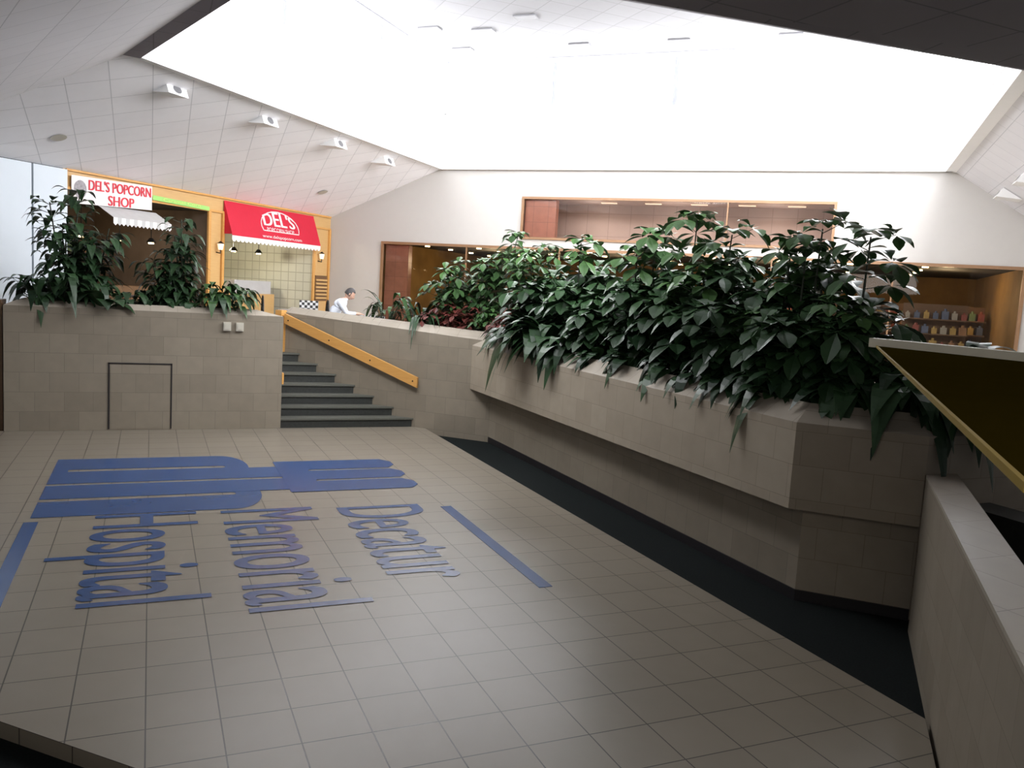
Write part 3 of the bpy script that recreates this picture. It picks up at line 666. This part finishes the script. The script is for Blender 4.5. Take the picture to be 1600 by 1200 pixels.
def table(x,y):
    E=empty('cafe_table',(x,y,UP),'small round cafe table with black and white checked top','table','cafe tables')
    mb=MB();mb.disc((x,y,UP+.72),.38,.03,32);mb.obj('table_top',M_check,E)
    mb=MB();mb.tube([(x,y,UP+.02),(x,y,UP+.72)],.03,n=10);mb.obj('pole',M_black,E)
    mb=MB();mb.disc((x,y,UP),.25,.03,24,0,.2);mb.obj('base',M_black,E)
table(4.15,17.15);table(2.9,18.5)
chair(3.50,17.10,-math.pi/2,'black metal cafe chair under the seated person')
chair(2.35,18.2,-math.pi/2,'black metal cafe chair beside the round table')
chair(4.85,16.9,math.pi/2,'black metal cafe chair beside the round table')
E=empty('checked_chair',(2.98,17.5,UP),'chair with black and white checked back cover','chair')
mb=MB();mb.box((2.98,17.5,UP+.44),(.4,.4,.05));mb.obj('seat',M_black,E)
mb=MB();mb.box((2.98,17.32,UP+.77),(.38,.04,.46));mb.obj('backrest',M_check,E)
for a in(-1,1):
    for b in(-1,1):
        mb=MB();mb.tube([(2.98+a*.17,17.5+b*.17,UP+.42),(2.98+a*.18,17.5+b*.18,UP)],.014,n=8);mb.obj('leg',M_black,E)
# ---------------------------------------------------------------- person
def person(px,py,rot):
    O=V((px,py,UP));Rz=Matrix.Rotation(rot,3,'Z')
    vs=[];ed=[];rad=[]
    def add(p,r,par=None):
        vs.append(O+Rz@V(p));rad.append(r)
        if par is not None: ed.append((par,len(vs)-1))
        return len(vs)-1
    pel=add((0,0,.56),(.16,.13));s1=add((.05,0,.74),(.16,.13),pel);s2=add((.14,0,.90),(.18,.13),s1);s3=add((.23,0,1.01),(.15,.10),s2)
    nk=add((.30,0,1.07),(.06,.06),s3);hb=add((.34,0,1.12),(.05,.05),nk)
    for sd in(-1,1):
        hip=add((.05,sd*.1,.54),(.1,.09),pel);kn=add((.46,sd*.13,.53),(.068,.068),hip);an=add((.44,sd*.13,.10),(.042,.042),kn);to=add((.6,sd*.14,.05),(.04,.03),an)
        sh=add((.22,sd*.21,.98),(.07,.07),s3);el=add((.34,sd*.27,.78),(.05,.05),sh);wr=add((.54,sd*.13,.79),(.028,.03),el)
        pm=add((.60,sd*.10,.785),(.036,.018),wr)
        for j in range(4):
            f1=add((.645,sd*.10+(j-1.5)*.02,.785),(.009,.009),pm);f2=add((.675-abs(j-1.3)*.006,sd*.10+(j-1.5)*.022,.775),(.008,.008),f1);add((.695-abs(j-1.3)*.008,sd*.10+(j-1.5)*.023,.765),(.007,.007),f2)
        t1=add((.59,sd*.06,.785),(.010,.010),pm);add((.62,sd*.045,.78),(.008,.008),t1)
    me=bpy.data.meshes.new('person');me.from_pydata(vs,ed,[]);o=bpy.data.objects.new('person',me);COL.objects.link(o)
    o.modifiers.new('s','SKIN')
    for k,r in enumerate(rad): me.skin_vertices[0].data[k].radius=r
    me.skin_vertices[0].data[0].use_root=True
    ss=o.modifiers.new('b','SUBSURF');ss.levels=2;ss.render_levels=2
    dg=bpy.context.evaluated_depsgraph_get();dg.update();m2=bpy.data.meshes.new_from_object(o.evaluated_get(dg));o.modifiers.clear();o.data=m2
    m2.materials.clear()
    for m in(M_shirt,M_trou,M_skin): m2.materials.append(m)
    for p in m2.polygons:
        c=Rz.inverted()@(p.center-O);p.use_smooth=True
        p.material_index=2 if (c.z>1.09 or (c.x>.52 and .7<c.z<.9)) else (1 if c.z<.63 else 0)
    tag(o,'seated person in a white shirt leaning over a cafe table','person')
    C=O+Rz@V((.385,0,1.185));Rt=Rz@Matrix.Rotation(.6,3,'Y')
    bm=bmesh.new();bmesh.ops.create_uvsphere(bm,u_segments=24,v_segments=18,radius=1)
    for v in bm.verts:
        x,y,z=v.co;k=1-.22*max(0,-z)
        v.co=V((x*.098*k+(.012 if x>0 and z<0 else 0),y*.078*k,z*.122))
        if x>.85 and -.45<z<.1: v.co.x+=.02*max(0,1-abs(y)*5)
    for sd in(-1,1):
        g=bmesh.ops.create_uvsphere(bm,u_segments=8,v_segments=6,radius=1)
        for v in g['verts']: v.co=V((v.co.x*.018-.005,v.co.y*.01+sd*.08,v.co.z*.032-.005))
    for v in bm.verts: v.co=C+Rt@v.co
    me=bpy.data.meshes.new('head');bm.to_mesh(me);bm.free();me.materials.append(M_skin);h=bpy.data.objects.new('head',me);COL.objects.link(h);h.parent=o
    for p in me.polygons: p.use_smooth=True
    bm=bmesh.new();bmesh.ops.create_uvsphere(bm,u_segments=24,v_segments=18,radius=1)
    bmesh.ops.delete(bm,geom=[v for v in bm.verts if v.co.z<-.35 or (v.co.x>.45 and v.co.z<.5)],context='VERTS')
    for v in bm.verts: x,y,z=v.co;v.co=C+Rt@V((x*.107-.005,y*.087,z*.132+.003))
    me=bpy.data.meshes.new('hair');bm.to_mesh(me);bm.free();me.materials.append(M_hair);h=bpy.data.objects.new('hair',me);COL.objects.link(h);h.parent=o
    for sd in(-1,1):
        m=MB();m.disc(C+Rt@V((.086,sd*.032,.005)),.009,.009,10);h=m.obj('eye',M_black);h.parent=o
    m=MB();m.box(C+Rt@V((.088,0,-.065)),(.012,.045,.008),0,Rt);h=m.obj('mouth',M_redl);h.parent=o
    for sd in(-1,1):
        m=MB();m.box(O+Rz@V((.53,sd*.135,.04)),(.26,.09,.08),0,Rz);h=m.obj('shoe',M_black);h.parent=o
person(3.38,17.12,-.2)
# ---------------------------------------------------------------- lights
def area(loc,rot,sx,sy,e,c=(1,1,1)):
    l=bpy.data.lights.new('lamp','AREA');l.shape='RECTANGLE';l.size=sx;l.size_y=sy;l.energy=e;l.color=c
    o=bpy.data.objects.new('interior_fill',l);o.location=loc;o.rotation_euler=rot;COL.objects.link(o);return o
def pt(loc,e,c=(1,.75,.45)):
    l=bpy.data.lights.new('lamp','POINT');l.energy=e;l.color=c;l.shadow_soft_size=.15
    o=bpy.data.objects.new('interior_fill',l);o.location=loc;COL.objects.link(o)
pt(S(-2.6,3.3,-1.6),80,(1,.88,.65));pt(S(-6.8,3.3,-1.8),40)
for s in(4,8,12,16): pt(B(s,3.3,-2.5),50)
for s in(7.5,9.6,12): pt(B(s,4.5,-.8),10,(1,.92,.86))  # points added to brighten the box behind the upper window
area((-1,-2,4.2),(math.radians(60),0,math.radians(-25)),5,1.5,220,(1,.96,.9))  # soft fill added behind the camera, no fixture there
w=bpy.data.worlds.new('world');bpy.context.scene.world=w;w.use_nodes=True
w.node_tree.nodes['Background'].inputs[0].default_value=(.9,.92,1,1);w.node_tree.nodes['Background'].inputs[1].default_value=.15
# ---------------------------------------------------------------- camera
h=math.radians(23.8);p=math.radians(6.4);r=math.radians(3.5);f=1294.0
Fw=V((math.sin(h)*math.cos(p),math.cos(h)*math.cos(p),-math.sin(p)))
Rh=V((math.cos(h),-math.sin(h),0));Dn=-(Rh.cross(Fw))
ir=Rh*math.cos(r)-Dn*math.sin(r);idn=Rh*math.sin(r)+Dn*math.cos(r)
cam=bpy.data.cameras.new('camera');co=bpy.data.objects.new('camera',cam);COL.objects.link(co)
M=Matrix((ir,-idn,-Fw)).transposed().to_4x4();M.translation=V((0,0,2.6))
co.matrix_world=M;cam.sensor_width=36;cam.lens=f/1600*36;cam.clip_start=.05
bpy.context.scene.camera=co
try:
    bpy.context.scene.view_settings.view_transform='Standard'
except Exception: pass
